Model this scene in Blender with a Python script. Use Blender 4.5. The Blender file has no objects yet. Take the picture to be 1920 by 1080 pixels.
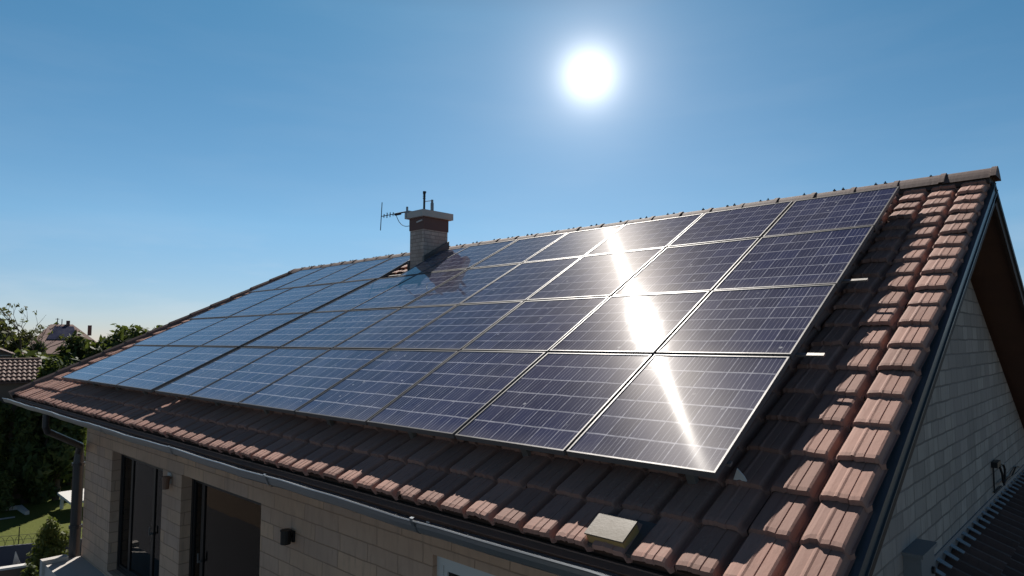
import bpy, bmesh, math, random
from mathutils import Vector, Matrix
import numpy as np
R_ = math.radians
random.seed(7); rng = np.random.default_rng(7)
scene = bpy.context.scene
COL = scene.collection

# ------------------------------------------------------------------ camera
AZ = R_(46.497); PITCH = R_(4.437)
fwd = Vector((-math.cos(AZ)*math.cos(PITCH), math.sin(AZ)*math.cos(PITCH), math.sin(PITCH)))
cam = bpy.data.cameras.new('camera'); camo = bpy.data.objects.new('camera', cam); COL.objects.link(camo)
cam.sensor_width = 36.0; cam.lens = 36.0*1250/1920
cam.clip_start = 0.05; cam.clip_end = 9000
camo.location = (0, 0, 0)
camo.rotation_euler = fwd.to_track_quat('-Z', 'Y').to_euler()
scene.camera = camo

# ------------------------------------------------------------------ sun, sky, exposure
SUN = Vector((-0.531, 0.460, 0.711)).normalized()           # direction of the light
DISC = Vector((-0.554, 0.743, 0.375)).normalized()          # where the bright disc stands in the sky
sl = bpy.data.lights.new('sun_lamp', 'SUN'); slo = bpy.data.objects.new('sun_lamp', sl); COL.objects.link(slo)
sl.energy = 5.0; sl.angle = R_(0.5); sl.color = (1.0, 0.945, 0.87)
slo.rotation_euler = (-SUN).to_track_quat('-Z', 'Y').to_euler()

w = bpy.data.worlds.new("World"); scene.world = w; w.use_nodes = True
nt = w.node_tree; nt.nodes.clear()
wo = nt.nodes.new('ShaderNodeOutputWorld'); bg = nt.nodes.new('ShaderNodeBackground')
sky = nt.nodes.new('ShaderNodeTexSky'); sky.sky_type = 'NISHITA'; sky.sun_disc = False
sky.sun_elevation = math.asin(SUN.z); sky.sun_rotation = math.atan2(SUN.x, SUN.y)
sky.altitude = 300; sky.air_density = 0.62; sky.dust_density = 0.10; sky.ozone_density = 2.0
bg.inputs['Strength'].default_value = 0.115
# sky tint by elevation: brighter near the horizon, unseen overhead dimmed to control shade fill
tc = nt.nodes.new('ShaderNodeTexCoord')
sep = nt.nodes.new('ShaderNodeSeparateXYZ'); nt.links.new(tc.outputs['Generated'], sep.inputs[0])
zr = nt.nodes.new('ShaderNodeValToRGB'); nt.links.new(sep.outputs[2], zr.inputs[0])
while len(zr.color_ramp.elements) < 5: zr.color_ramp.elements.new(0.5)
for e, (p, c) in zip(zr.color_ramp.elements, ((0.0, (0.52, 0.46, 0.47)), (0.16, (0.60, 0.77, 0.72)), (0.45, (0.42, 0.80, 0.78)), (0.66, (0.165, 0.140, 0.175)), (1.0, (0.125, 0.105, 0.135)))):
    e.position = p; e.color = c + (1,)
mx = nt.nodes.new('ShaderNodeMix'); mx.data_type = 'RGBA'; mx.blend_type = 'MULTIPLY'; mx.inputs[0].default_value = 1.0
nt.links.new(sky.outputs[0], mx.inputs[6]); nt.links.new(zr.outputs[0], mx.inputs[7])
# thin cirrus, stretched along the horizon
mp = nt.nodes.new('ShaderNodeMapping'); mp.inputs['Scale'].default_value = (3.0, 3.0, 16.0); nt.links.new(tc.outputs['Generated'], mp.inputs[0])
cn_ = nt.nodes.new('ShaderNodeTexNoise'); cn_.inputs['Scale'].default_value = 1.6; cn_.inputs['Detail'].default_value = 7; nt.links.new(mp.outputs[0], cn_.inputs['Vector'])
cr = nt.nodes.new('ShaderNodeValToRGB'); nt.links.new(cn_.outputs['Fac'], cr.inputs[0]); cr.color_ramp.elements[0].position = 0.46; cr.color_ramp.elements[1].position = 0.78
zm = nt.nodes.new('ShaderNodeValToRGB'); nt.links.new(sep.outputs[2], zm.inputs[0])
while len(zm.color_ramp.elements) < 4: zm.color_ramp.elements.new(0.5)
for e, (p, c) in zip(zm.color_ramp.elements, ((0.0, 0.10), (0.06, 0.34), (0.16, 0.04), (0.5, 0.02))): e.position = p; e.color = (c, c, c, 1)
cf = nt.nodes.new('ShaderNodeMath'); cf.operation = 'MULTIPLY'; nt.links.new(cr.outputs[0], cf.inputs[0]); nt.links.new(zm.outputs[0], cf.inputs[1])
cm = nt.nodes.new('ShaderNodeMix'); cm.data_type = 'RGBA'; nt.links.new(cf.outputs[0], cm.inputs[0]); nt.links.new(mx.outputs[2], cm.inputs[6]); cm.inputs[7].default_value = (5.6, 5.9, 6.2, 1)
nt.links.new(cm.outputs[2], bg.inputs['Color'])
# aureole of the air round the sun
dot = nt.nodes.new('ShaderNodeVectorMath'); dot.operation = 'DOT_PRODUCT'; dot.inputs[1].default_value = DISC
nt.links.new(tc.outputs['Generated'], dot.inputs[0])
def wmath(op, a, b):
    m = nt.nodes.new('ShaderNodeMath'); m.operation = op
    for i, v in enumerate((a, b)):
        if isinstance(v, (int, float)): m.inputs[i].default_value = v
        else: nt.links.new(v, m.inputs[i])
    return m.outputs[0]
om = wmath('SUBTRACT', dot.outputs['Value'], 1.0)
prev = bg.outputs[0]
for k, amp, colr in ((30.0, 0.10, (1.0, 0.93, 0.90, 1)), (260.0, 0.22, (1.0, 0.95, 0.92, 1)), (1500.0, 0.9, (1.0, 0.96, 0.9, 1))):
    e = wmath('MULTIPLY', wmath('EXPONENT', wmath('MULTIPLY', om, k), 0), amp)
    b2 = nt.nodes.new('ShaderNodeBackground'); b2.inputs['Color'].default_value = colr
    nt.links.new(e, b2.inputs['Strength'])
    ad = nt.nodes.new('ShaderNodeAddShader'); nt.links.new(prev, ad.inputs[0]); nt.links.new(b2.outputs[0], ad.inputs[1])
    prev = ad.outputs[0]
nt.links.new(prev, wo.inputs['Surface'])
vs = scene.view_settings; vs.view_transform = 'Standard'; vs.look = 'None'; vs.gamma = 1.0; vs.use_curve_mapping = False
vs.exposure = 0.25
scene.cycles.max_bounces = 6; scene.cycles.diffuse_bounces = 3; scene.cycles.glossy_bounces = 4

# ------------------------------------------------------------------ material helpers
class NT:
    def __init__(s, name):
        s.m = bpy.data.materials.new(name); s.m.use_nodes = True
        s.t = s.m.node_tree; s.n = s.t.nodes; s.n.clear()
        s.out = s.n.new('ShaderNodeOutputMaterial')
    def new(s, k, **kw):
        x = s.n.new(k)
        for a, v in kw.items(): setattr(x, a, v)
        return x
    def set(s, sock, v):
        if isinstance(v, bpy.types.NodeSocket): s.t.links.new(v, sock)
        else: sock.default_value = v
    def math(s, op, a, b=0.0, c=None):
        x = s.new('ShaderNodeMath', operation=op); s.set(x.inputs[0], a); s.set(x.inputs[1], b)
        if c is not None: s.set(x.inputs[2], c)
        return x.outputs[0]
    def mix(s, f, a, b, mode='MIX'):
        x = s.new('ShaderNodeMix', data_type='RGBA', blend_type=mode); s.set(x.inputs[0], f)
        s.set(x.inputs[6], c4(a)); s.set(x.inputs[7], c4(b)); return x.outputs[2]
    def coords(s, k='Object'): return s.new('ShaderNodeTexCoord').outputs[k]
    def mapping(s, v, scale=(1,1,1), rot=(0,0,0)):
        x = s.new('ShaderNodeMapping'); s.set(x.inputs['Vector'], v); x.inputs['Scale'].default_value = scale
        x.inputs['Rotation'].default_value = rot; return x.outputs[0]
    def noise(s, v, scale, detail=4, rough=0.55):
        x = s.new('ShaderNodeTexNoise'); s.set(x.inputs['Vector'], v); x.inputs['Scale'].default_value = scale
        x.inputs['Detail'].default_value = detail; x.inputs['Roughness'].default_value = rough; return x.outputs['Fac']
    def ramp(s, f, stops):
        x = s.new('ShaderNodeValToRGB'); s.set(x.inputs[0], f); el = x.color_ramp.elements
        while len(el) < len(stops): el.new(0.5)
        for e, (p, c) in zip(el, stops): e.position = p; e.color = c4(c) if not isinstance(c, (int, float)) else (c, c, c, 1)
        return x.outputs[0]
    def bump(s, h, strength, dist=0.01):
        x = s.new('ShaderNodeBump'); s.set(x.inputs['Height'], h); x.inputs['Strength'].default_value = strength
        x.inputs['Distance'].default_value = dist; return x.outputs[0]
    def bsdf(s, color, rough=0.6, metal=0.0, normal=None, spec=None, **kw):
        x = s.new('ShaderNodeBsdfPrincipled'); s.set(x.inputs['Base Color'], c4(color)); s.set(x.inputs['Roughness'], rough)
        s.set(x.inputs['Metallic'], metal)
        if spec is not None: x.inputs['Specular IOR Level'].default_value = spec
        if normal is not None: s.t.links.new(normal, x.inputs['Normal'])
        for k, v in kw.items(): s.set(x.inputs[k], v)
        return x
    def done(s, sh):
        s.t.links.new(sh if isinstance(sh, bpy.types.NodeSocket) else sh.outputs[0], s.out.inputs['Surface']); return s.m
def c4(c):
    if isinstance(c, bpy.types.NodeSocket): return c
    c = tuple(c); return c if len(c) == 4 else c + (1.0,)

def simple(name, col, rough=0.6, metal=0.0, var=0.18, scale=3.0, bump=0.1, spec=None):
    s = NT(name); co = s.coords()
    n = s.noise(co, scale, 6); n2 = s.noise(co, scale*9, 4)
    dark = tuple(v*(1-var) for v in col); lite = tuple(min(1, v*(1+var)) for v in col)
    c = s.mix(n, dark, lite); c = s.mix(s.math('MULTIPLY', n2, 0.35), c, tuple(v*(1-1.3*var) for v in col))
    r = s.math('MULTIPLY_ADD', n, 0.2, rough-0.1)
    return s.done(s.bsdf(c, r, metal, s.bump(n2, bump, 0.01) if bump else None, spec))

def m_tile(name, base):
    s = NT(name); co = s.coords()
    at = s.new('ShaderNodeAttribute', attribute_name='rnd').outputs['Fac']
    n = s.noise(co, 2.2, 6); n2 = s.noise(s.mapping(co, (30, 7, 7)), 1.0, 5); n3 = s.noise(co, 45, 4)
    c = s.mix(at, tuple(v*0.76 for v in base), tuple(v*1.14 for v in base))
    c = s.mix(s.ramp(n, [(0.35, 0.0), (0.75, 0.45)]), c, (base[0]*0.72, base[1]*0.78, base[2]*0.86))
    c = s.mix(s.ramp(n2, [(0.52, 0.0), (0.72, 0.5)]), c, tuple(v*0.62 for v in base))
    c = s.mix(s.math('MULTIPLY', s.ramp(n3, [(0.55, 0.0), (0.66, 1.0)]), s.ramp(s.noise(co, 1.1, 3), [(0.45, 0.05), (0.65, 0.55)])), c, (base[0]*1.05, base[1]*1.35, base[2]*1.35))
    h = s.math('ADD', s.math('MULTIPLY', n3, 0.4), n2)
    return s.done(s.bsdf(c, 0.72, 0.0, s.bump(h, 0.35, 0.006), 0.25))

def m_block(name, c1, c2, mortar, bw, bh, ms=0.012):
    s = NT(name); uv = s.coords('UV'); co = s.coords()
    br = s.new('ShaderNodeTexBrick'); 
    wob = s.noise(co, 1.7, 3)
    v = s.new('ShaderNodeVectorMath', operation='ADD'); s.set(v.inputs[0], uv)
    cx = s.new('ShaderNodeCombineXYZ'); s.set(cx.inputs[0], s.math('MULTIPLY_ADD', wob, 0.10, -0.05)); s.set(cx.inputs[1], s.math('MULTIPLY_ADD', s.noise(co, 3.1, 3), 0.024, -0.012))
    s.set(v.inputs[1], cx.outputs[0]); s.set(br.inputs['Vector'], v.outputs[0])
    br.inputs['Color1'].default_value = c4(c1); br.inputs['Color2'].default_value = c4(c2); br.inputs['Mortar'].default_value = c4(mortar)
    br.inputs['Scale'].default_value = 1.0; br.inputs['Mortar Size'].default_value = ms; br.inputs['Mortar Smooth'].default_value = 0.3
    br.inputs['Brick Width'].default_value = bw; br.inputs['Row Height'].default_value = bh
    br.offset = 0.43; br.squash = 0.72; br.squash_frequency = 3
    n = s.noise(co, 1.3, 6); n2 = s.noise(s.mapping(co, (14, 14, 3)), 1.0, 5); n3 = s.noise(co, 40, 4)
    c = s.mix(s.ramp(n, [(0.3, 0.0), (0.75, 0.5)]), br.outputs['Color'], tuple(v*0.6 for v in c2))
    c = s.mix(s.ramp(n2, [(0.52, 0.0), (0.72, 0.4)]), c, tuple(v*0.5 for v in c2))
    n4 = s.noise(s.mapping(co, (0.6, 0.6, 0.9)), 1.0, 7, 0.65); c = s.mix(s.ramp(n4, [(0.45, 0.0), (0.62, 0.45)]), c, (c1[0]*0.62, c1[1]*0.60, c1[2]*0.64))
    n5 = s.noise(s.mapping(co, (5, 5, 0.35)), 1.0, 5); c = s.mix(s.ramp(n5, [(0.55, 0.0), (0.70, 0.4)]), c, (c2[0]*0.5, c2[1]*0.5, c2[2]*0.5))
    c = s.mix(s.math('MULTIPLY', n3, 0.3), c, tuple(v*0.7 for v in c1))
    h = s.math('ADD', s.math('MULTIPLY', br.outputs['Fac'], -1.0), s.math('MULTIPLY', n3, 0.25))
    return s.done(s.bsdf(c, 0.85, 0.0, s.bump(h, 0.6, 0.012), 0.2))

def m_panel():
    s = NT('solar_glass'); uv = s.coords('UV'); co = s.coords('Object'); geo = s.new('ShaderNodeNewGeometry').outputs['Position']
    sp = s.new('ShaderNodeSeparateXYZ')
    wv = s.noise(geo, 5.0, 3); wv2 = s.noise(geo, 4.1, 3)
    s.set(sp.inputs[0], uv)
    u = s.math('ADD', sp.outputs[0], s.math('MULTIPLY_ADD', wv, 0.008, -0.004)); v = s.math('ADD', sp.outputs[1], s.math('MULTIPLY_ADD', wv2, 0.012, -0.006))
    def line(x, n, half):
        f = s.math('FRACT', s.math('MULTIPLY', x, n)); d = s.math('ABSOLUTE', s.math('SUBTRACT', f, 0.5))
        d = s.math('SUBTRACT', 0.5, d)
        return s.math('SUBTRACT', 1.0, s.math('SMOOTHSTEP', d, half*0.6, half*1.4) if False else s.math('MINIMUM', s.math('DIVIDE', d, half), 1.0))
    cu = line(u, 6, 0.034); cv = line(v, 6, 0.050)
    bu = line(u, 30, 0.085)
    ns = s.noise(s.mapping(geo, (16, 3, 3)), 1.0, 5); ns2 = s.noise(geo, 23, 3)
    bu = s.math('MULTIPLY', bu, s.ramp(ns, [(0.36, 0.12), (0.66, 0.85)]))
    cv = s.math('MULTIPLY', cv, s.ramp(ns2, [(0.3, 0.45), (0.62, 1.0)]))
    cu = s.math('MULTIPLY', cu, s.ramp(ns2, [(0.3, 0.45), (0.62, 1.0)]))
    fingers = s.math('MULTIPLY', line(v, 90, 0.3), 0.12)
    grid = s.math('MINIMUM', s.math('MAXIMUM', s.math('MAXIMUM', cu, cv), s.math('MAXIMUM', bu, fingers)), 1.0)
    # cells: a slightly different blue each, crystalline flakes inside
    fl = s.new('ShaderNodeCombineXYZ'); s.set(fl.inputs[0], s.math('FLOOR', s.math('MULTIPLY', u, 6))); s.set(fl.inputs[1], s.math('FLOOR', s.math('MULTIPLY', v, 6)))
    oi = s.new('ShaderNodeObjectInfo').outputs['Random']; s.set(fl.inputs[2], s.math('MULTIPLY', oi, 50))
    wn = s.new('ShaderNodeTexWhiteNoise', noise_dimensions='3D'); s.set(wn.inputs['Vector'], fl.outputs[0])
    vo = s.new('ShaderNodeTexVoronoi'); s.set(vo.inputs['Vector'], geo); vo.inputs['Scale'].default_value = 42
    c = s.mix(wn.outputs['Value'], (0.010, 0.015, 0.050), (0.020, 0.028, 0.085))
    c = s.mix(s.math('MULTIPLY', vo.outputs['Color'], 0.3), c, (0.03, 0.034, 0.095))
    c = s.mix(grid, c, (0.55, 0.55, 0.62))
    # dust and dried drops
    dn = s.noise(geo, 1.1, 6, 0.65); spk = s.new('ShaderNodeTexVoronoi'); s.set(spk.inputs['Vector'], geo); spk.inputs['Scale'].default_value = 6.5
    sm = s.math('LESS_THAN', spk.outputs['Distance'], 0.09)
    sm = s.math('MULTIPLY', sm, s.ramp(s.noise(geo, 2.7, 2), [(0.50, 0.0), (0.58, 1.0)]))
    c = s.mix(s.math('MULTIPLY', s.ramp(dn, [(0.35, 0.0), (0.75, 1.0)]), 0.10), c, (0.45, 0.42, 0.40))
    low = s.ramp(s.math('ADD', sp.outputs[1], s.math('MULTIPLY', s.noise(s.mapping(geo, (9, 2, 2)), 1.0, 5), 0.12)), [(0.03, 1.0), (0.17, 0.0)])
    c = s.mix(s.math('MULTIPLY', low, 0.16), c, (0.40, 0.36, 0.33))
    c = s.mix(s.math('MULTIPLY', sm, 0.6), c, (0.6, 0.6, 0.62))
    bmp = s.bump(s.noise(geo, 2.0, 3), 0.035, 0.05)
    base = s.bsdf(c, 0.038, 0.0, bmp, 0.55)
    # extra gloss lobes shaped for the sun's streak and the hazy glare round it
    tan = s.new('ShaderNodeCombineXYZ')
    T = Vector((-0.70, 0.62, 0.345))   # in-plane direction of the streak
    for i in range(3): tan.inputs[i].default_value = T.normalized()[i]
    gl = s.new('ShaderNodeBsdfAnisotropic'); gl.inputs['Color'].default_value = (1, 0.99, 0.97, 1)
    s.set(gl.inputs['Roughness'], 0.145); gl.inputs['Anisotropy'].default_value = -0.69; s.t.links.new(tan.outputs[0], gl.inputs['Tangent'])
    g2 = s.new('ShaderNodeBsdfAnisotropic'); g2.inputs['Color'].default_value = (1, 0.95, 0.90, 1)
    s.set(g2.inputs['Roughness'], 0.36); g2.inputs['Anisotropy'].default_value = -0.3; s.t.links.new(tan.outputs[0], g2.inputs['Tangent'])
    m1 = s.new('ShaderNodeMixShader'); m1.inputs[0].default_value = 0.0026; s.t.links.new(base.outputs[0], m1.inputs[1]); s.t.links.new(gl.outputs[0], m1.inputs[2])
    m2 = s.new('ShaderNodeMixShader'); m2.inputs[0].default_value = 0.010; s.t.links.new(m1.outputs[0], m2.inputs[1]); s.t.links.new(g2.outputs[0], m2.inputs[2])
    return s.done(m2)

def m_leaf(name, c1, c2, trans=0.35):
    s = NT(name); at = s.new('ShaderNodeAttribute', attribute_name='rnd').outputs['Fac']; co = s.coords()
    c = s.mix(at, c1, c2); c = s.mix(s.math('MULTIPLY', s.noise(co, 0.7, 3), 0.5), c, tuple(v*0.5 for v in c1))
    d = s.bsdf(c, 0.6, 0.0, None, 0.3)
    t = s.new('ShaderNodeBsdfTranslucent'); s.set(t.inputs['Color'], s.mix(0.5, c, (0.16, 0.20, 0.02)))
    m = s.new('ShaderNodeMixShader'); m.inputs[0].default_value = trans; s.t.links.new(d.outputs[0], m.inputs[1]); s.t.links.new(t.outputs[0], m.inputs[2])
    return s.done(m)

def m_grass():
    s = NT('lawn_grass'); co = s.coords()
    n = s.noise(co, 0.35, 6); n2 = s.noise(co, 9, 6)
    c = s.mix(n, (0.075, 0.095, 0.018), (0.15, 0.15, 0.035)); c = s.mix(s.math('MULTIPLY', n2, 0.6), c, (0.05, 0.07, 0.012))
    return s.done(s.bsdf(c, 0.9, 0, s.bump(n2, 0.8, 0.05), 0.1))

def m_pane():
    s = NT('window_pane'); geo = s.coords()
    b = s.bump(s.noise(geo, 1.5, 2), 0.02, 0.05)
    g = s.new('ShaderNodeBsdfGlossy'); g.inputs['Roughness'].default_value = 0.02; g.inputs['Color'].default_value = (0.8, 0.8, 0.8, 1); s.t.links.new(b, g.inputs['Normal'])
    t = s.new('ShaderNodeBsdfTransparent'); t.inputs['Color'].default_value = (0.35, 0.38, 0.38, 1)
    f = s.new('ShaderNodeFresnel'); f.inputs['IOR'].default_value = 1.38
    m = s.new('ShaderNodeMixShader'); s.t.links.new(f.outputs[0], m.inputs[0]); s.t.links.new(t.outputs[0], m.inputs[1]); s.t.links.new(g.outputs[0], m.inputs[2])
    return s.done(m)

def m_emit(name, col, st):
    s = NT(name); e = s.new('ShaderNodeEmission'); e.inputs[0].default_value = c4(col); e.inputs[1].default_value = st
    return s.done(e)

TILE = m_tile('roof_tile_clay', (0.37, 0.205, 0.16))
TILE_FAR = m_tile('distant_roof_clay', (0.16, 0.098, 0.08))
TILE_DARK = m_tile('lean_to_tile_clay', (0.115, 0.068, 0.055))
BLOCK_F = m_block('front_stone_block', (0.74, 0.47, 0.31), (0.58, 0.39, 0.295), (0.36, 0.23, 0.155), 0.74, 0.195, 0.008)
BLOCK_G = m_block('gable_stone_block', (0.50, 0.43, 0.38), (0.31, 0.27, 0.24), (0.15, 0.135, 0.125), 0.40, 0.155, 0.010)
BLOCK_C = m_block('chimney_stone_block', (0.78, 0.62, 0.52), (0.50, 0.38, 0.32), (0.20, 0.145, 0.12), 0.17, 0.068, 0.007)
GLASS = m_panel()
ALU = simple('aluminium_frame', (0.145, 0.14, 0.14), 0.45, 0.25, 0.12, 5, 0.05, 0.3)
RAIL = simple('rail_metal', (0.35, 0.33, 0.31), 0.45, 0.7, 0.15, 5, 0.05)
GUT = simple('grey_gutter_metal', (0.27, 0.29, 0.31), 0.34, 0.55, 0.14, 1.2, 0.05)
BARGE = simple('blue_grey_barge_metal', (0.10, 0.12, 0.135), 0.38, 0.35, 0.12, 1.5, 0.04)
TIMBER = simple('dark_brown_timber', (0.050, 0.030, 0.022), 0.7, 0, 0.3, 2.5, 0.2)
SOFFIT = simple('brown_soffit_board', (0.11, 0.055, 0.036), 0.7, 0, 0.35, 2.0, 0.2)
RIDGE = m_tile('ridge_cap_clay', (0.17, 0.115, 0.10))
FRAME = simple('anthracite_frame', (0.018, 0.018, 0.020), 0.4, 0.2, 0.2, 6, 0.03)
PANE = m_pane()
WHITE = simple('white_paint', (0.62, 0.60, 0.57), 0.5, 0, 0.08, 3, 0.05)
CONC = simple('pale_render', (0.50, 0.46, 0.42), 0.8, 0, 0.12, 2, 0.2)
CAPC = simple('cap_concrete', (0.55, 0.50, 0.45), 0.85, 0, 0.15, 5, 0.2)
BAND = simple('brown_band', (0.17, 0.09, 0.075), 0.8, 0, 0.2, 6, 0.2)
LEAD = simple('lead_flashing', (0.12, 0.11, 0.105), 0.5, 0.3, 0.2, 6, 0.1)
BLACK = simple('black_metal', (0.02, 0.02, 0.022), 0.45, 0.4, 0.2, 8, 0.05)
OCHRE = simple('ochre_plastic', (0.42, 0.27, 0.10), 0.6, 0, 0.15, 8, 0.08)
SAGE = simple('tan_lid', (0.13, 0.10, 0.065), 0.55, 0, 0.15, 8, 0.08)
TERRA = simple('terracotta_lamp', (0.20, 0.11, 0.075), 0.6, 0, 0.2, 8, 0.08)
BOXM = simple('grey_box_metal', (0.20, 0.22, 0.24), 0.45, 0.3, 0.15, 5, 0.06)
GROUND = simple('ground_earth', (0.078, 0.068, 0.042), 0.95, 0, 0.35, 0.15, 0.3)
PAVE = simple('darkened_paving', (0.035, 0.035, 0.042), 0.85, 0, 0.15, 0.8, 0.2)  # colour darkened to dim the ground mirrored in the glass doors
LAWN = m_grass()
BARK = simple('bark', (0.075, 0.055, 0.038), 0.9, 0, 0.3, 6, 0.5)
L_DARK = m_leaf('dark_leaf', (0.034, 0.055, 0.018), (0.10, 0.13, 0.038), 0.36)
L_MID = m_leaf('mid_leaf', (0.052, 0.075, 0.02), (0.12, 0.14, 0.038), 0.3)
L_PALE = m_leaf('pale_leaf', (0.085, 0.095, 0.03), (0.17, 0.16, 0.045), 0.35)
L_LIME = m_leaf('lime_leaf', (0.11, 0.13, 0.025), (0.22, 0.22, 0.06), 0.4)
PLASTER = simple('brown_plaster', (0.16, 0.115, 0.085), 0.85, 0, 0.2, 1, 0.2)
SUNM = m_emit('sun_light', (1.0, 0.97, 0.92), 14.0)
CLOTH = simple('dark_blue_sheet', (0.055, 0.06, 0.09), 0.7, 0, 0.2, 1.0, 0.15)
STONEP = simple('pier_stone', (0.36, 0.29, 0.21), 0.85, 0, 0.2, 3, 0.3)

# ------------------------------------------------------------------ mesh helpers
class MB:
    def __init__(s): s.v = []; s.f = []; s.m = []; s.r = []; s.uv = {}
    def face(s, pts, mi=0, r=0.5, uv=None):
        b = len(s.v); s.v += [tuple(p) for p in pts]; s.f.append(tuple(range(b, b+len(pts)))); s.m.append(mi); s.r.append(r)
        if uv is not None: s.uv[len(s.f)-1] = uv
    def grid(s, rows, mi=0, r=0.5, close=False):
        b = len(s.v); nr, nc = len(rows), len(rows[0])
        for row in rows: s.v += [tuple(p) for p in row]
        for i in range(nr-1):
            for j in range(nc if close else nc-1):
                j2 = (j+1) % nc
                s.f.append((b+i*nc+j, b+i*nc+j2, b+(i+1)*nc+j2, b+(i+1)*nc+j)); s.m.append(mi); s.r.append(r)
    def hexa(s, p, mi=0, r=0.5):                       # p: 4 bottom points then 4 top points
        b = len(s.v); s.v += [tuple(q) for q in p]
        for f in ((0,3,2,1),(4,5,6,7),(0,1,5,4),(1,2,6,5),(2,3,7,6),(3,0,4,7)):
            s.f.append(tuple(b+i for i in f)); s.m.append(mi); s.r.append(r)
    def box(s, a, b, mi=0, r=0.5):
        x0,y0,z0 = a; x1,y1,z1 = b
        s.hexa([(x0,y0,z0),(x1,y0,z0),(x1,y1,z0),(x0,y1,z0),(x0,y0,z1),(x1,y0,z1),(x1,y1,z1),(x0,y1,z1)], mi, r)
    def prism(s, poly, vec, mi=0, r=0.5):
        poly = [Vector(p) for p in poly]; vec = Vector(vec); n = len(poly); b = len(s.v)
        s.v += [tuple(p) for p in poly] + [tuple(p+vec) for p in poly]
        s.f.append(tuple(b+i for i in reversed(range(n)))); s.m.append(mi); s.r.append(r)
        s.f.append(tuple(b+n+i for i in range(n))); s.m.append(mi); s.r.append(r)
        for i in range(n):
            j = (i+1) % n; s.f.append((b+i, b+j, b+n+j, b+n+i)); s.m.append(mi); s.r.append(r)
    def tube(s, path, rad, n=10, mi=0, r=0.5, caps=True):
        path = [Vector(p) for p in path]; rows = []; up = None
        for i, p in enumerate(path):
            d = ((path[min(i+1, len(path)-1)] - path[max(i-1, 0)])).normalized()
            if up is None:
                up = d.orthogonal().normalized()
            else:
                up = (up - d*up.dot(d)); up = up.normalized() if up.length > 1e-6 else d.orthogonal().normalized()
            sd = d.cross(up); rr = rad[i] if isinstance(rad, (list, tuple)) else rad
            rows.append([p + (up*math.cos(a) + sd*math.sin(a))*rr for a in (2*math.pi*k/n for k in range(n))])
        s.grid(rows, mi, r, True)
        if caps: s.face(rows[0][::-1], mi, r); s.face(rows[-1], mi, r)
    def build(s, name, mats, parent=None, origin=(0,0,0), smooth=False, recalc=True):
        me = bpy.data.meshes.new(name); o = Vector(origin)
        me.from_pydata([tuple(Vector(v)-o) for v in s.v], [], s.f)
        mats = mats if isinstance(mats, (list, tuple)) else [mats]
        for m in mats: me.materials.append(m)
        me.polygons.foreach_set('material_index', s.m)
        at = me.attributes.new('rnd', 'FLOAT', 'FACE'); at.data.foreach_set('value', s.r)
        if recalc:
            bm = bmesh.new(); bm.from_mesh(me); bmesh.ops.recalc_face_normals(bm, faces=bm.faces); bm.to_mesh(me); bm.free()
        ul = me.uv_layers.new(name='UVMap')
        for p in me.polygons:
            if p.index in s.uv:
                # order may be flipped by recalc: match through the vertex index
                src = dict(zip(s.f[p.index], s.uv[p.index]))
                for li in p.loop_indices: ul.data[li].uv = src[me.loops[li].vertex_index]
            else:
                n = p.normal; ax = max(range(3), key=lambda i: abs(n[i]))
                for li in p.loop_indices:
                    q = me.vertices[me.loops[li].vertex_index].co + o
                    ul.data[li].uv = (q[1], q[2]) if ax == 0 else ((q[0], q[2]) if ax == 1 else (q[0], q[1]))
        if smooth: me.polygons.foreach_set('use_smooth', [True]*len(me.polygons))
        me.update()
        ob = bpy.data.objects.new(name, me); COL.objects.link(ob); ob.parent = parent; 
        if parent is None: ob.location = o
        else: ob.location = o - Vector(parent_world(parent))
        return ob
def parent_world(p):
    l = Vector((0,0,0))
    while p is not None: l = l + Vector(p.location); p = p.parent
    return l
def tag(o, label=None, cat=None, group=None, kind=None):
    for k, v in (('label', label), ('category', cat), ('group', group), ('kind', kind)):
        if v: o[k] = v
    return o
def thing(name, loc, label, cat, group=None):
    o = bpy.data.objects.new(name, None); COL.objects.link(o); o.location = loc; o.empty_display_size = 0.2
    return tag(o, label, cat, group)

# ------------------------------------------------------------------ frame of the roof
TH = R_(29.028); CT, ST = math.cos(TH), math.sin(TH)
UV_ = Vector((0, CT, ST)); NV = Vector((0, -ST, CT))
def rp(X, U, D): return Vector((X, 0, 0)) + UV_*U - NV*D          # a point of the front slope: along ridge, up slope, depth
U0, UR = 2.25, 8.27                                              # eave and ridge, along the slope
XV = -1.10                                                        # verge at the right
def xhip(U): return -18.50 + (U-2.25)*(2.85/6.35)                 # the splayed verge at the left
RY = rp(0, UR, 2.70).y; RZ = rp(0, UR, 2.70).z                    # ridge line
def mir(p): return Vector((p[0], 2*RY-p[1], p[2]))                # the back slope mirrors the front one
WY = 4.2; WX = -1.52; WXL = -16.44; WYB = 2*RY-WY+3.4; UB = U0-3.9
GZ = -8.6

house = thing('house', (-9, WY, GZ), 'pale stone block house with brown tiled gable roof covered in solar panels', 'house')

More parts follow.
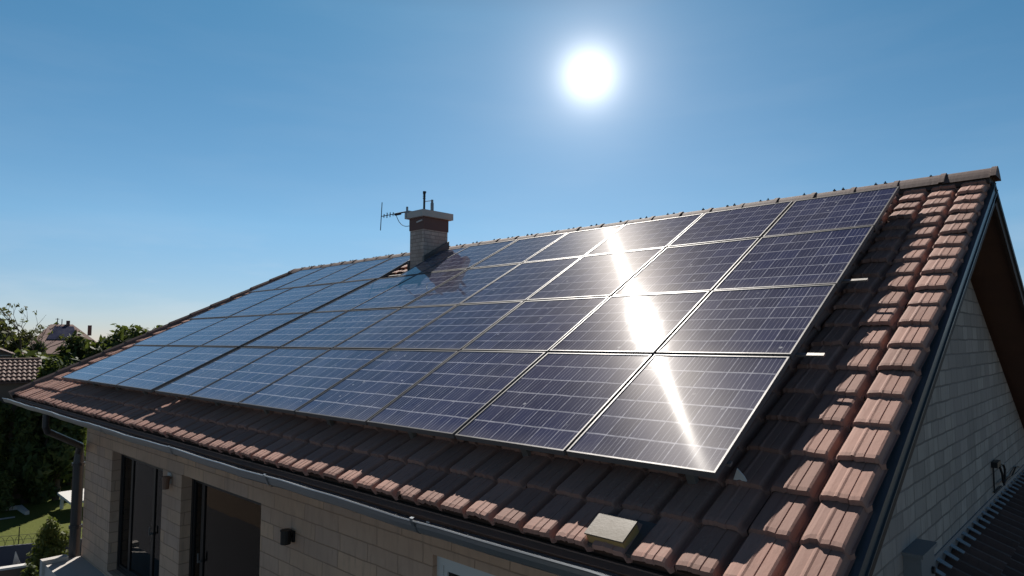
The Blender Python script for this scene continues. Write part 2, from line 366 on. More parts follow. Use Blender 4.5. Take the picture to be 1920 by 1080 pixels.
# ------------------------------------------------------------------ walls
def under(y): return RZ - 0.27 - abs(y-RY)*math.tan(TH)
openings = [(-14.68, -12.00, -4.42, -2.15), (-11.19, -8.50, -4.42, -2.13), (-5.02, -3.70, -4.0, -2.03)]
mb = MB(); T = 0.3; zt = under(WY)
xs = sorted({WXL, WX} | {o[0] for o in openings} | {o[1] for o in openings})
for a, b in zip(xs[:-1], xs[1:]):
    op = [o for o in openings if o[0] <= a+1e-6 and b-1e-6 <= o[1]]
    if op:
        mb.box((a, WY, GZ), (b, WY+T, op[0][2])); mb.box((a, WY, op[0][3]), (b, WY+T, zt))
    else: mb.box((a, WY, GZ), (b, WY+T, zt))
mb.build('wall', BLOCK_F, house)
mb = MB(); mb.box((WXL, WYB-T, GZ), (WX, WYB, zt)); mb.build('wall', BLOCK_F, house)
for x in (WXL+T, WX):
    mb = MB(); mb.prism([(x, WY+0.003 if x == WX else WY+T, GZ), (x, WYB-T, GZ), (x, WYB-T, under(WYB-T)), (x, RY, under(RY)), (x, WY+0.003, under(WY+0.003))], (-T, 0, 0))
    g = mb.build('gable_wall', BLOCK_G, house)
g['label'] = 'grey stone block gable wall under the overhanging roof'

# ------------------------------------------------------------------ roof tiles
TW = 0.272
PROF = [(0.0, 0.0), (0.04, 0.004), (0.075, 0.030), (0.11, 0.050), (0.16, 0.057), (0.24, 0.059), (0.36, 0.059), (0.395, 0.064), (0.43, 0.065), (0.47, 0.060),
        (0.62, 0.059), (0.635, 0.052), (0.65, 0.058), (0.84, 0.058), (0.885, 0.050), (0.915, 0.010), (0.94, 0.0), (1.0, 0.0)]
rows = [U0]
while rows[-1] < UR-0.1:
    f = (rows[-1]-U0)/(UR-U0); rows.append(rows[-1] + 0.365 - 0.115*f)
mb = MB(); LIFT = 0.036; ncol = int((18.9-1.1)/TW)+1
for ri in range(len(rows)-1):
    a, b = rows[ri], min(rows[ri+1], UR)
    for ci in range(ncol):
        xr = XV - ci*TW
        if xr - TW*0.6 < xhip(a): continue
        jd = rng.normal(0, 0.0045); ju = rng.normal(0, 0.006); tl = rng.normal(0, 0.005); rr = float(rng.random())
        le = rng.normal(0, 0.0035, len(PROF)); ends = []
        chip = rng.random() < 0.13; cs = rng.random()
        lo, mid, hi, lip = [], [], [], []
        for k, (s, h) in enumerate(PROF):
            X = xr - TW + s*TW
            X = max(X, xhip(a))
            hh = h*0.88 + jd + tl*(s-0.5)
            # lower edge: rounded corners and small irregularities
            ed = ju + le[k] + 0.030*max(0, (0.14-s)/0.14)**2 + 0.030*max(0, (s-0.84)/0.16)**2
            if chip and abs(s-cs) < 0.1: ed += 0.022
            d0 = 2.70 - hh
            lip.append(rp(X, a+ed-0.004, d0 - LIFT + 0.032)); lo.append(rp(X, a+ed, d0 - LIFT))
            mid.append(rp(X, a+ed+0.03, d0 - LIFT*0.96 - 0.003)); hi.append(rp(X, b+0.05, d0 + 0.004))
        mb.grid([lip, lo, mid, hi], 0, rr)
roof = mb.build('roof', TILE, house, recalc=False)
# the hidden back slope: the same courses, without the small wear
mb = MB()
rowb = [UB]
while rowb[-1] < UR: rowb.append(rowb[-1]+0.38)
for ri in range(len(rowb)-1):
    a, b = rowb[ri], min(rowb[ri+1], UR)
    for ci in range(0, ncol):
        xr = XV - ci*TW
        if xr - TW*0.6 < xhip(a): continue
        rr = float(rng.random()); sel = PROF[::3] + [PROF[-1]]
        lo = [mir(rp(max(xr-TW+s*TW, xhip(a)), a, 2.70-h-LIFT)) for s, h in sel]; hi = [mir(rp(max(xr-TW+s*TW, xhip(a)), b+0.05, 2.704-h)) for s, h in sel]
        lp = [mir(rp(max(xr-TW+s*TW, xhip(a)), a, 2.70-h)) for s, h in sel]
        mb.grid([hi, lo, lp], 0, rr)
mb.build('back_slope', TILE, roof, recalc=False)
# deck and soffit boards
mb = MB()
def slab(f, Ua, Ub, D0, D1, xa=None, xb=None):
    q = []
    for D in (D1, D0):
        q += [f(rp(xhip(Ua)+0.06 if xa is None else xa, Ua, D)), f(rp(XV-0.012 if xb is None else xb, Ua, D)), f(rp(XV-0.012 if xb is None else xb, Ub, D)), f(rp(xhip(Ub)+0.06 if xa is None else xa, Ub, D))]
    return q
ident = lambda p: Vector(p)
for f in (ident, mir): mb.hexa(slab(f, U0+0.06 - (3.9 if f is mir else 0), UR-0.02, 2.725, 2.86))
mb.build('soffit', SOFFIT, roof)
# barge boards at the right verge, both slopes
mb = MB()
for f in (ident, mir):
    mb.hexa(slab(f, U0-0.03 - (3.9 if f is mir else 0), UR+0.03, 2.722, 2.788, XV+0.002, XV+0.030))
    mb.hexa(slab(f, U0-0.03 - (3.9 if f is mir else 0), UR+0.03, 2.710, 2.721, XV-0.035, XV+0.034))
    mb.hexa(slab(f, U0-0.03 - (3.9 if f is mir else 0), UR+0.03, 2.789, 2.799, XV+0.0, XV+0.042))
mb.build('barge_board', BARGE, roof)
mb = MB()
for f in (ident, mir):
    mb.hexa(slab(f, U0-0.02 - (3.9 if f is mir else 0), UR+0.02, 2.800, 2.90, XV-0.008, XV+0.020))
mb.build('verge_timber', TIMBER, roof)
# verge cap tiles along the splayed left edge
mb = MB(); U = U0-0.05
while U < UR-0.05:
    Ub = min(U+0.46, UR+0.05)
    for f in (ident, mir):
        secs = []
        for UU, ex in ((U, 0.018), (Ub+0.03, 0.0)):
            x = xhip(UU)
            secs.append([f(rp(x+0.12, UU, 2.66-ex)), f(rp(x+0.08, UU, 2.585-ex)), f(rp(x+0.0, UU, 2.555-ex)), f(rp(x-0.08, UU, 2.585-ex)), f(rp(x-0.10, UU, 2.70)), f(rp(x-0.09, UU, 2.90))])
        mb.grid(secs, 0, random.random()); mb.face(secs[0], 0, 0.3)
    U = Ub
mb.build('verge_cap', RIDGE, roof)
# ridge caps
mb = MB(); x = XV+0.06; L = 0.46; i = 0
while x > xhip(UR)-0.05:
    xb = max(x-L, xhip(UR)-0.1); rr = random.random()
    secs = []
    for xx, ex in ((x, 0.012), (x-0.05, 0.012), (x-0.055, 0.0), (xb-0.02, 0.0)):
        row = []
        for a in range(-4, 5):
            t = a/4; y = RY + t*0.17; z = RZ + 0.165 - 0.13*abs(t)**1.5 + ex + 0.004*math.sin(i*1.7)
            row.append((xx, y + (ex*1.0*t), z))
        secs.append(row)
    mb.grid(secs, 0, rr); mb.face(secs[0], 0, rr); mb.face(secs[-1], 0, rr)
    # bed of mortar / dry ridge strip below the cap
    x = xb; i += 1
mb.build('ridge_cap', RIDGE, roof)
mb = MB()
mb.hexa([(xhip(UR), RY-0.16, RZ-0.02), (XV, RY-0.16, RZ-0.02), (XV, RY+0.16, RZ-0.02), (xhip(UR), RY+0.16, RZ-0.02), (xhip(UR), RY-0.13, RZ+0.07), (XV, RY-0.13, RZ+0.07), (XV, RY+0.13, RZ+0.07), (xhip(UR), RY+0.13, RZ+0.07)])
mb.build('ridge_strip', TIMBER, roof)
x = XV-0.55; k = 0
while x > xhip(UR):
    for dx in ((0, -0.10) if k % 3 else (0,)):
        mb = MB(); mb.box((x+dx-0.005, RY-0.006, RZ+0.14), (x+dx+0.005, RY+0.006, RZ+0.180+0.012*random.random()))
        mb.box((x+dx-0.012, RY-0.02, RZ+0.145), (x+dx+0.012, RY+0.02, RZ+0.172)); mb.build('ridge_clip', BLACK, roof)
    x -= 0.46; k += 1
# fascia and drip edge at the eave
mb = MB()
ey, ez = rp(0, U0, 2.70).y, rp(0, U0, 2.70).z
mb.box((xhip(U0)+0.05, ey+0.01, ez-0.125), (XV-0.01, ey+0.04, ez-0.015))
mb.hexa([(xhip(U0), ey-0.035, ez-0.052), (XV, ey-0.035, ez-0.052), (XV, ey+0.008, ez-0.030), (xhip(U0), ey+0.008, ez-0.030), (xhip(U0), ey-0.035, ez-0.046), (XV, ey-0.035, ez-0.046), (XV, ey+0.008, ez-0.024), (xhip(U0), ey+0.008, ez-0.024)])
mb.build('fascia', simple('fascia_brown', (0.16, 0.09, 0.065), 0.65, 0, 0.2, 2, 0.1), house)
mb = MB(); mb.box((WXL-2.3, ey+0.042, ez-0.125), (WX, WY-0.003, ez-0.105)); mb.build('eave_board', TIMBER, house)

# ------------------------------------------------------------------ gutter and downpipe
gx0, gx1 = -18.6, -1.0; ey_ = ey; ey = ey-0.045
prof = [(ey+0.005, -1.335), (ey-0.035, -1.372), (ey-0.06, -1.392), (ey-0.10, -1.394), (ey-0.13, -1.375), (ey-0.148, -1.335), (ey-0.155, -1.30)]
inn = [(ey-0.143, -1.30), (ey-0.136, -1.335), (ey-0.12, -1.366), (ey-0.10, -1.382), (ey-0.06, -1.380), (ey-0.043, -1.362), (ey-0.04, -1.335)]
lipc = [(ey-0.168, -1.303), (ey-0.172, -1.295), (ey-0.163, -1.289), (ey-0.148, -1.293), (ey-0.143, -1.305)]
ring = prof + lipc[:4] + inn
mb = MB(); nx = 40; secs = []
for i in range(nx+1):
    x = gx0 + (gx1-gx0)*i/nx; sag = 0.006*math.sin(i*0.9) - 0.004*math.cos(i*2.3)
    secs.append([(x, y, z+sag) for y, z in ring])
mb.grid(secs, 0, 0.5, True); mb.face(secs[0]); mb.face(secs[-1])
gut = mb.build('gutter', GUT, house)
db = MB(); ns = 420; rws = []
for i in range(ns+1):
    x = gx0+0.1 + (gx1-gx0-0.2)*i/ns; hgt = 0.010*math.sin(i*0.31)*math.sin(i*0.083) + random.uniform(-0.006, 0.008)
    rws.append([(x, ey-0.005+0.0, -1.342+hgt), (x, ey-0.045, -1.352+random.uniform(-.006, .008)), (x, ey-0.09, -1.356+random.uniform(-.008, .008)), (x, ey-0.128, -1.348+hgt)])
db.grid(rws); db.build('shade_strip', simple('shade_strip_brown', (0.075, 0.045, 0.03), 0.95, 0, 0.5, 14, 0.6), gut)  # added brown strip, standing in for the dark shaded band inside the gutter
for x in (-14.2, -11.4, -8.6, -6.15, -3.9, -2.1):
    out = [(ey-0.02, -1.33), (ey-0.032, -1.376), (ey-0.06, -1.399), (ey-0.103, -1.401), (ey-0.136, -1.38), (ey-0.155, -1.337), (ey-0.176, -1.30), (ey-0.180, -1.278), (ey-0.16, -1.272)]
    mb = MB(); mb.grid([[(x-0.018, y, z) for y, z in out], [(x+0.018, y, z) for y, z in out]]); mb.build('joint_strap', GUT, gut)
mb = MB()
mb.tube([(-15.0, ey-0.08, -1.39), (-15.0, ey-0.08, -1.62), (-15.08, ey-0.03, -1.72), (-16.4, WY-0.12, -2.22), (-16.60, WY-0.08, -2.38), (-16.62, WY-0.08, -2.6), (-16.62, WY-0.08, -5.2), (-16.62, WY-0.08, GZ)], [0.055, 0.055, 0.06, 0.065, 0.085, 0.105, 0.105, 0.105], 12)
mb.tube([(-16.62, WY-0.08, -2.60), (-16.62, WY-0.08, -2.66)], 0.125, 12); mb.tube([(-16.62, WY-0.08, -3.9), (-16.62, WY-0.08, -3.96)], 0.125, 12)
mb.build('downpipe', simple('dark_downpipe', (0.045, 0.046, 0.05), 0.4, 0.4, 0.15, 3, 0.05), house, smooth=False); ey = ey_

# ------------------------------------------------------------------ windows
def window(name, x0, x1, z0, z1, leaves, mat, label, reveal=0.16, fw=0.07):
    y0 = WY+reveal; fr = MB(); 
    fr.box((x0, y0, z0), (x0+fw, y0+0.07, z1)); fr.box((x1-fw, y0, z0), (x1, y0+0.07, z1))
    fr.box((x0+fw, y0, z1-fw), (x1-fw, y0+0.07, z1)); fr.box((x0+fw, y0, z0), (x1-fw, y0+0.07, z0+fw))
    f = fr.build('window', mat, house); f['label'] = label
    cuts = [x0+fw] + [x0+fw+(x1-x0-2*fw)*t for t in leaves] + [x1-fw]
    for a, b in zip(cuts[:-1], cuts[1:]):
        m = MB(); w_ = 0.05; yy = y0+0.012
        m.box((a, yy, z0+fw), (a+w_, yy+0.045, z1-fw)); m.box((b-w_, yy, z0+fw), (b, yy+0.045, z1-fw))
        m.box((a+w_, yy, z1-fw-w_), (b-w_, yy+0.045, z1-fw)); m.box((a+w_, yy, z0+fw), (b-w_, yy+0.045, z0+fw+w_))
        m.build('sash', mat, f)
        p = MB(); p.box((a+w_-0.005, yy+0.018, z0+fw+w_-0.005), (b-w_+0.005, yy+0.03, z1-fw-w_+0.005)); p.build('pane', PANE, f)
    h = MB(); c = cuts[len(cuts)//2]; h.box((c-0.012, y0-0.03, z0+1.0), (c+0.012, y0+0.012, z0+1.03)); h.box((c-0.012, y0-0.045, z0+1.0), (c+0.012, y0-0.03, z0+1.14)); h.build('handle', ALU, f)
    return f
window('window', -14.68, -12.00, -4.42, -2.15, (0.22, 0.68), FRAME, 'tall dark framed glass door nearest the house corner')
window('window', -11.19, -8.50, -4.42, -2.13, (0.14,), FRAME, 'tall dark framed glass door beside the black wall lamp')
window('window', -5.02, -3.70, -4.0, -2.03, (0.5,), WHITE, 'white framed window under the eave', 0.05, 0.09)
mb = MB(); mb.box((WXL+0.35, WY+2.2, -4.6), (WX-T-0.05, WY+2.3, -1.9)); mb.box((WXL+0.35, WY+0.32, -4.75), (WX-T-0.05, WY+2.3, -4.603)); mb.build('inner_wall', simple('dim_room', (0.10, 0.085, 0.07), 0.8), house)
CURT = simple('pale_curtain', (0.42, 0.38, 0.33), 0.9, 0, 0.1, 3, 0.1)
for xa, xb in ((-14.5, -14.15), (-12.5, -12.25), (-11.05, -10.6), (-8.9, -8.62)):
    mb = MB(); rws = []
    for z in (-4.55, -2.1): rws.append([(xa+(xb-xa)*i/24, WY+0.42+0.035*math.sin(i*1.6), z) for i in range(25)])
    mb.grid(rws); mb.build('curtain', CURT, house)
mb = MB(); mb.box((-10.3, WY+0.9, -3.88), (-9.1, WY+1.5, -3.84))
for x in (-10.25, -9.15):
    for y in (WY+0.95, WY+1.45): mb.box((x-0.025, y-0.025, -4.6), (x+0.025, y+0.025, -3.88))
tag(mb.build('table', TIMBER, None, (-9.7, WY+1.2, -4.6)), 'dim wooden table standing inside behind the glass door', 'table')
# balcony slab with its upstand
mb = MB()
mb.box((-16.45, 3.55, -4.95), (-11.6, WY-0.003, -4.52)); mb.box((-16.52, 3.50, -5.0), (-16.34, WY-0.25, -4.44))
b = mb.build('balcony', CONC, house); b['label'] = 'pale grey balcony slab at the foot of the glass door'

# ------------------------------------------------------------------ chimney
cx0, cx1, cy0, cy1 = -9.765, -9.372, 7.555, 8.125
mb = MB(); zb = rp(0, 6.6, 2.9).z
mb.box((cx0, cy0, zb), (cx1, cy1, 2.00)); chim = mb.build('chimney', BLOCK_C, house)
mb = MB(); mb.box((cx0-0.012, cy0-0.012, 2.00), (cx1+0.012, cy1+0.012, 2.225)); mb.build('band', BAND, chim)
mb = MB()
mb.box((cx0-0.075, cy0-0.075, 2.225), (cx1+0.075, cy1+0.075, 2.345))
mb.hexa([(cx0-0.075, cy0-0.075, 2.345), (cx1+0.075, cy0-0.075, 2.345), (cx1+0.075, cy1+0.075, 2.345), (cx0-0.075, cy1+0.075, 2.345),
         (cx0+0.10, cy0+0.12, 2.375), (cx1-0.10, cy0+0.12, 2.375), (cx1-0.10, cy1-0.12, 2.375), (cx0+0.10, cy1-0.12, 2.375)])
mb.build('cap', CAPC, chim)
mb = MB()
for (xa, xb, ya, yb, dp) in ((cx1-0.005, cx1+0.05, cy0-0.02, cy1, 2.36), (cx0-0.05, cx0+0.005, cy0-0.02, cy1, 2.40), (cx0-0.22, cx1+0.05, cy0-0.34, cy0+0.005, 2.60), (cx0-0.22, cx0-0.045, cy0, cy1-0.1, 2.60)):
    q = []
    for dz in (-0.25, 0.0):
        for (x, y) in ((xa, ya), (xb, ya), (xb, yb), (xa, yb)):
            U = (y - dp*ST)/CT; q.append((x, y, U*ST - dp*CT + 0.015 + dz))
    mb.hexa(q)
mb.build('flashing', LEAD, chim)
mb = MB(); mb.tube([(cx1-0.02, cy0-0.02, 2.16), (cx1-0.16, cy0-0.03, 2.135)], 0.016, 8); 
mb.build('wall_clip', WHITE, chim)

# ------------------------------------------------------------------ aerial on the chimney
ant = thing('aerial', (-9.60, 7.66, 2.37), 'black stick mast with a toothed television aerial fixed to the chimney cap', 'aerial')
mb = MB(); mx, my = -9.545, 7.70
mb.tube([(mx, my, 2.33), (mx+0.006, my, 2.72)], 0.020, 10); mb.tube([(mx+0.006, my, 2.70), (mx+0.006, my, 2.735)], 0.030, 10)
for z in (2.60, 2.64, 2.68): mb.tube([(mx, my, z), (mx, my, z+0.012)], 0.027, 10)
mb.tube([(mx, my, 2.725), (mx+0.06, my, 2.715)], 0.006, 6)
mb.build('mast', BLACK, ant)
mb = MB(); A0 = Vector((cx0-0.02, cy0-0.06, 2.36)); A1 = Vector((-10.53, 7.45, 2.36))
mb.tube([A0, A0.lerp(A1, 0.36)], 0.014, 8); mb.tube([A0.lerp(A1, 0.25)+Vector((0,0,-0.012)), A0.lerp(A1, 0.45)+Vector((0,0,-0.012))], 0.026, 8)
mb.tube([A0.lerp(A1, 0.3), A1], 0.008, 8)
mb.build('boom', BLACK, ant)
mb = MB(); mb.tube([A0+Vector((0,0,-0.12)), A0+Vector((0.0,0,0.09))], 0.020, 8); mb.box((A0.x-0.02, A0.y-0.02, 2.33), (A0.x+0.07, A0.y+0.10, 2.37)); mb.build('clamp', BOXM, ant)
for t, h in ((0.53, 0.035), (0.65, 0.045), (0.77, 0.05), (0.89, 0.035), (1.0, 0.27)):
    p = A0.lerp(A1, t); m = MB(); tl = 0.02 if t == 1.0 else 0.004
    m.tube([p+Vector((-tl, 0, -h)), p+Vector((tl, 0, h))], 0.009 if t < 1 else 0.008, 8); m.build('element', BLACK, ant)
mb = MB(); P0 = A0.lerp(A1, 0.42); pts = []
for k in range(9):
    a = k/8; pts.append(P0 + Vector(((cx0-0.02-P0.x)*a**1.6, (cy0-P0.y)*a, -0.26*math.sin(min(1, a*1.15)*math.pi/2))))
mb.tube(pts, 0.006, 6); mb.build('cable', BLACK, ant)
mb = MB(); mb.tube([(mx, my, 2.545), (mx+0.17, my+0.05, 2.545)], 0.007, 6); mb.tube([(mx+0.17, my+0.05, 2.48), (mx+0.17, my+0.05, 2.56)], 0.022, 10)
mb.tube([(mx+0.17, my+0.05, 2.36), (mx+0.17, my+0.05, 2.50)], 0.030, 10); mb.build('side_arm', BOXM, ant)

# ------------------------------------------------------------------ solar panels
PS = 2.4; PD = 2.40
def skew(X, u): return X + 0.11*max(0.0, -2.2-X)*(u-1.15)
UROW = [1.150, 1.708, 2.195, 2.736, 3.205]
RCOL = [-0.752, -1.214, -1.688, -2.195, -2.744, -3.306, -3.936, -4.475]
LCOL = [[-4.535, -5.234, -5.927, -6.70], [-4.535, -5.22, -5.95, -6.82], [-4.535, -5.20, -6.0, -6.95], [-4.60, -5.12, -5.80, -6.45, -7.08]]
ROWN = ['lowest', 'second lowest', 'second highest', 'highest']
ORD = ['first', 'second', 'third', 'fourth', 'fifth', 'sixth', 'seventh']
def panel(q, label):
    # q: four corners in the panel plane (X, u): lower right, lower left, upper left, upper right
    c = [rp(X*PS, u*PS, PD) for X, u in q]
    ctr = sum(c, Vector())/4; base = ctr - NV*0.26
    root = thing('solar_panel', base, label, 'solar panel', 'solar panels on the front roof slope')
    dd = random.gauss(0, 0.0025); c = [p + NV*random.gauss(0, 0.0004) for p in c] 
    def inset(w):
        out = []
        for i in range(4):
            a, b_, d = c[i], c[(i+1) % 4], c[i-1]
            e1 = (b_-a).normalized(); e2 = (d-a).normalized(); sn = e1.cross(e2).length
            out.append(a + (e1+e2)*(w/sn))
        return out
    o = inset(0.014); i_ = inset(0.027); fr = MB()
    for k in range(4):
        k2 = (k+1) % 4
        fr.hexa([o[k]-NV*0.045, o[k2]-NV*0.045, i_[k2]-NV*0.045, i_[k]-NV*0.045, o[k]+NV*dd, o[k2]+NV*dd, i_[k2]+NV*dd, i_[k]+NV*dd])
    fr.build('frame', ALU, root, base)
    g_ = inset(0.026); gm = MB()
    gm.face([p-NV*0.006+NV*dd for p in g_], 0, 0.5, [(1, 0), (0, 0), (0, 1), (1, 1)])
    go = gm.build('glass', GLASS, root, base, recalc=False)
    bk = MB(); bk.hexa([p-NV*0.030 for p in g_]+[p-NV*0.012 for p in g_]); bk.build('back_sheet', FRAME, root, base)
    return root
for r in range(4):
    ua, ub = UROW[r], UROW[r+1]
    for k in range(7):
        xa, xb = RCOL[k], RCOL[k+1]
        q = [(skew(xa, ua), ua), (skew(xb, ua), ua), (skew(xb, ub), ub), (skew(xa, ub), ub)]
        if r == 3 and k == 6: q = [(skew(xa, ua), ua), (-3.865, ua), (-3.865, ub), (skew(xa, ub), ub)]
        extra = 'dark blue solar panel'
        if (r, k) in ((0, 0), (0, 1), (1, 1), (2, 2), (1, 2)): extra = 'solar panel under white sun glare'
        elif r == 3 and k >= 5: extra = 'solar panel by the chimney'
        elif k >= 5: extra = 'sky blue solar panel'
        panel(q, f'{extra}, {ROWN[r]} row, {ORD[k]} from the bare tiled verge')
    lc = LCOL[r]
    for k in range(len(lc)-1):
        xa, xb = lc[k], lc[k+1]
        q = [(skew(xa, ua), ua), (skew(xb, ua), ua), (skew(xb, ub), ub), (skew(xa, ub), ub)]
        if r == 3 and k == 0: q[0] = (-4.095, ua); q[3] = (-4.10, ub)
        panel(q, f'pale blue reflecting solar panel beyond the wide gap, {ROWN[r]} row, {ORD[k]} from the gap')
for U, nm, ext in ((2.92, 'lowest mounting rail, just under the bottom edge of the solar panels', 0.0), (4.19, 'mounting rail whose end sticks out low beside the right panel edge', 0.10), (5.42, 'mounting rail whose end sticks out halfway up the right panel edge', 0.10), (6.75, 'highest mounting rail under the solar panels near the ridge', 0.0)):
    mb = MB(); u = U/PS; xl = skew(-6.6, u)*PS
    q = []
    for D in (PD+0.066, PD+0.050): q += [rp(xl, U, D), rp(-1.80+ext*1.7, U, D), rp(-1.80+ext*1.7, U+0.035, D), rp(xl, U+0.035, D)]
    mb.hexa(q)
    rail_base = rp(-6, U, PD+0.24)
    root = thing('mounting_rail', rail_base, nm, 'rail', 'mounting rails under the solar panels')
    mb.build('bar', RAIL, root, rail_base)
    h = MB(); x = -2.1
    while x > xl+0.2:
        q = []
        for D in (PD+0.30, PD+0.068): q += [rp(x-0.03, U+0.005, D), rp(x+0.03, U+0.005, D), rp(x+0.03, U+0.045, D), rp(x-0.03, U+0.045, D)]
        h.hexa(q); x -= 1.4
    h.build('roof_hook', RAIL, root, rail_base)
# small bent bracket lying below the right corner of the array
mb = MB(); P = rp(-1.80, 2.97, 2.62)
mb.prism([P+Vector((-0.075, 0, 0)), P+Vector((0.075, 0.01, -0.005)), P+UV_*0.03+NV*0.055+Vector((0.045, 0, 0)), P+UV_*0.05+NV*0.125+Vector((-0.02, 0, 0))], UV_*0.012)
mb.prism([P+Vector((-0.075, 0, 0)), P+Vector((0.075, 0.01, -0.005)), P+UV_*0.10+Vector((0.075, 0, -0.03)), P+UV_*0.10+Vector((-0.075, 0, -0.03))], NV*0.006)
mb.v = [tuple(P+(Vector(v)-P)*0.62) for v in mb.v]
tag(mb.build('roof_bracket', WHITE, None, P), 'pale three cornered metal bracket on the tiles below the last solar panel', 'bracket')
# small boxy roof vent near the eave
VP = rp(-2.40, 2.36, 2.64)
vent = thing('roof_vent', VP, 'small ochre box vent with a tan lid on the tiles above the gutter', 'roof vent')
def vb(mbx, xa, xb, ua, ub, da, db):
    q = []
    for D in (da, db): q += [rp(xa, ua, D), rp(xb, ua, D), rp(xb, ub, D), rp(xa, ub, D)]
    mbx.hexa(q)
mb = MB(); vb(mb, -2.48, -2.22, 2.285, 2.45, 2.68, 2.585); mb.build('vent_body', OCHRE, vent, VP)
mb = MB(); vb(mb, -2.486, -2.214, 2.279, 2.456, 2.583, 2.572); mb.build('lid', SAGE, vent, VP)
mb = MB(); vb(mb, -2.54, -2.15, 2.27, 2.54, 2.67, 2.645); mb.build('base_plate', LEAD, vent, VP)

# ------------------------------------------------------------------ lamps on the front wall
lp = thing('wall_lamp', (-7.65, WY, -2.37), 'small black wall lamp on the stone front between door and white window', 'wall lamp')
mb = MB(); mb.box((-7.70, WY-0.03, -2.44), (-7.60, WY-0.002, -2.31)); mb.build('back_plate', BLACK, lp, (-7.65, WY, -2.37))
mb = MB(); mb.tube([(-7.65, WY-0.10, -2.45), (-7.65, WY-0.10, -2.30)], [0.062, 0.062], 14); mb.tube([(-7.65, WY-0.10, -2.30), (-7.65, WY-0.10, -2.285)], 0.068, 14); mb.box((-7.665, WY-0.06, -2.39), (-7.635, WY-0.02, -2.36)); mb.build('lamp_shade', BLACK, lp, (-7.65, WY, -2.37))
lp = thing('wall_lamp', (-11.66, WY, -2.29), 'small terracotta wall lamp on the stone pier between the two glass doors', 'wall lamp')
mb = MB(); mb.box((-11.74, WY-0.02, -2.33), (-11.60, WY-0.002, -2.16)); mb.build('back_plate', CONC, lp, (-11.66, WY, -2.29))
mb = MB(); mb.tube([(-11.60, WY-0.09, -2.40), (-11.60, WY-0.09, -2.20)], [0.05, 0.06], 12); mb.box((-11.62, WY-0.06, -2.25), (-11.58, WY-0.015, -2.22)); mb.build('lamp_shade', TERRA, lp, (-11.66, WY, -2.29))

# ------------------------------------------------------------------ lean-to and fittings at the gable
mb = MB(); th = R_(24); z0 = -2.10; ys = 6.92; PW = 0.29; ye = 15.8
d = Vector((math.cos(th), 0, -math.sin(th))); nn = Vector((math.sin(th), 0, math.cos(th))); a = 0.05; ci = 0
while a < 4.2:
    y = ys
    while y < ye:
        rr = float(rng.random()); jd = rng.normal(0, 0.003)
        lo, hi, lip = [], [], []
        for s, h in ((0, 0), (0.15, 0.008), (0.3, 0.035), (0.45, 0.055), (0.6, 0.055), (0.75, 0.035), (0.9, 0.008), (1.0, 0.0)):
            P = Vector((WX, y+s*PW, z0))
            hi.append(P + d*(a-0.04) + nn*(h+jd)); lo.append(P + d*(a+0.36) + nn*(h+0.03+jd)); lip.append(P + d*(a+0.36) + nn*(h+jd-0.01))
        mb.grid([hi, lo, lip], 0, rr); y += PW
    a += 0.36
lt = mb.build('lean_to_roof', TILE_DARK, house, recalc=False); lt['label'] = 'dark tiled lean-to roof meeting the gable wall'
mb = MB(); q = [Vector((WX+0.001, ys, z0)), Vector((WX+0.001, ye, z0))]
mb.hexa([q[0]-nn*0.10, q[0]-nn*0.10+d*4.55, q[1]-nn*0.10+d*4.55, q[1]-nn*0.10, q[0]-nn*0.03, q[0]-nn*0.03+d*4.55, q[1]-nn*0.03+d*4.55, q[1]-nn*0.03])
mb.box((WX+0.05, ys+0.2, GZ), (WX+3.9, ys+0.4, -3.9)); mb.box((WX+3.7, ys+0.4, GZ), (WX+3.9, ye-0.2, -3.9))
mb.build('lean_to_deck', TIMBER, lt)
mb = MB(); y = ys
while y < ye:
    mb.box((WX+0.001, y, z0+0.01), (WX+0.014, y+0.575, z0+0.13))
    for k in range(2):
        yy = y+k*PW+0.02; P = Vector((WX+0.014, yy, z0+0.085))
        mb.hexa([P, P+Vector((0.11, 0.01, -0.055)), P+Vector((0.11, 0.09, -0.055)), P+Vector((0, 0.10, 0)), P+Vector((0,0,0.006)), P+Vector((0.112, 0.01, -0.047)), P+Vector((0.112, 0.09, -0.047)), P+Vector((0, 0.10, 0.006))])
    y += 0.58
mb.build('flashing', simple('pale_lead', (0.22, 0.23, 0.25), 0.5, 0.3, 0.2, 4, 0.1), lt)
jb = thing('junction_box', (WX, 10.6, -1.8), 'dark wire bracket and drooping black cable on the gable wall above the lean-to', 'cable bracket')
mb = MB(); x = WX+0.02
mb.box((WX+0.001, 10.44, -1.62), (WX+0.07, 10.70, -1.55)); mb.tube([(x, 10.46, -1.60), (x, 10.46, -1.93), (x, 10.98, -1.93)], 0.011, 6); mb.build('bracket', BLACK, jb, (WX, 10.6, -1.8))
mb = MB(); pts = [(x+0.04, 10.62, -1.60), (x+0.06, 10.68, -1.72), (x+0.06, 10.74, -1.84), (x+0.05, 10.86, -1.885), (x+0.05, 10.97, -1.84), (x+0.05, 10.98, -1.70), (x+0.05, 10.86, -1.625), (x+0.04, 10.70, -1.60)]
mb.tube(pts, 0.015, 6); mb.tube([(x+0.05, 10.9, -1.88), (x+0.03, 11.3, -1.885), (x+0.02, 11.8, -1.92), (x+0.01, 12.3, -1.87), (x+0.01, 12.6, -1.90)], 0.014, 6); mb.build('cable', BLACK, jb, (WX, 10.6, -1.8))
mt = thing('meter_box', (WX, 6.45, -2.2), 'tall grey metal box on the gable wall at the end of the lean-to', 'meter box')
mb = MB(); mb.box((WX+0.001, 6.18, -2.75), (WX+0.13, 6.62, -1.73)); mb.build('box_body', BOXM, mt, (WX, 6.45, -2.2))
mb = MB(); mb.box((WX+0.001, 6.15, -1.73), (WX+0.15, 6.65, -1.70)); mb.build('cover', BOXM, mt, (WX, 6.45, -2.2))
mb = MB(); 
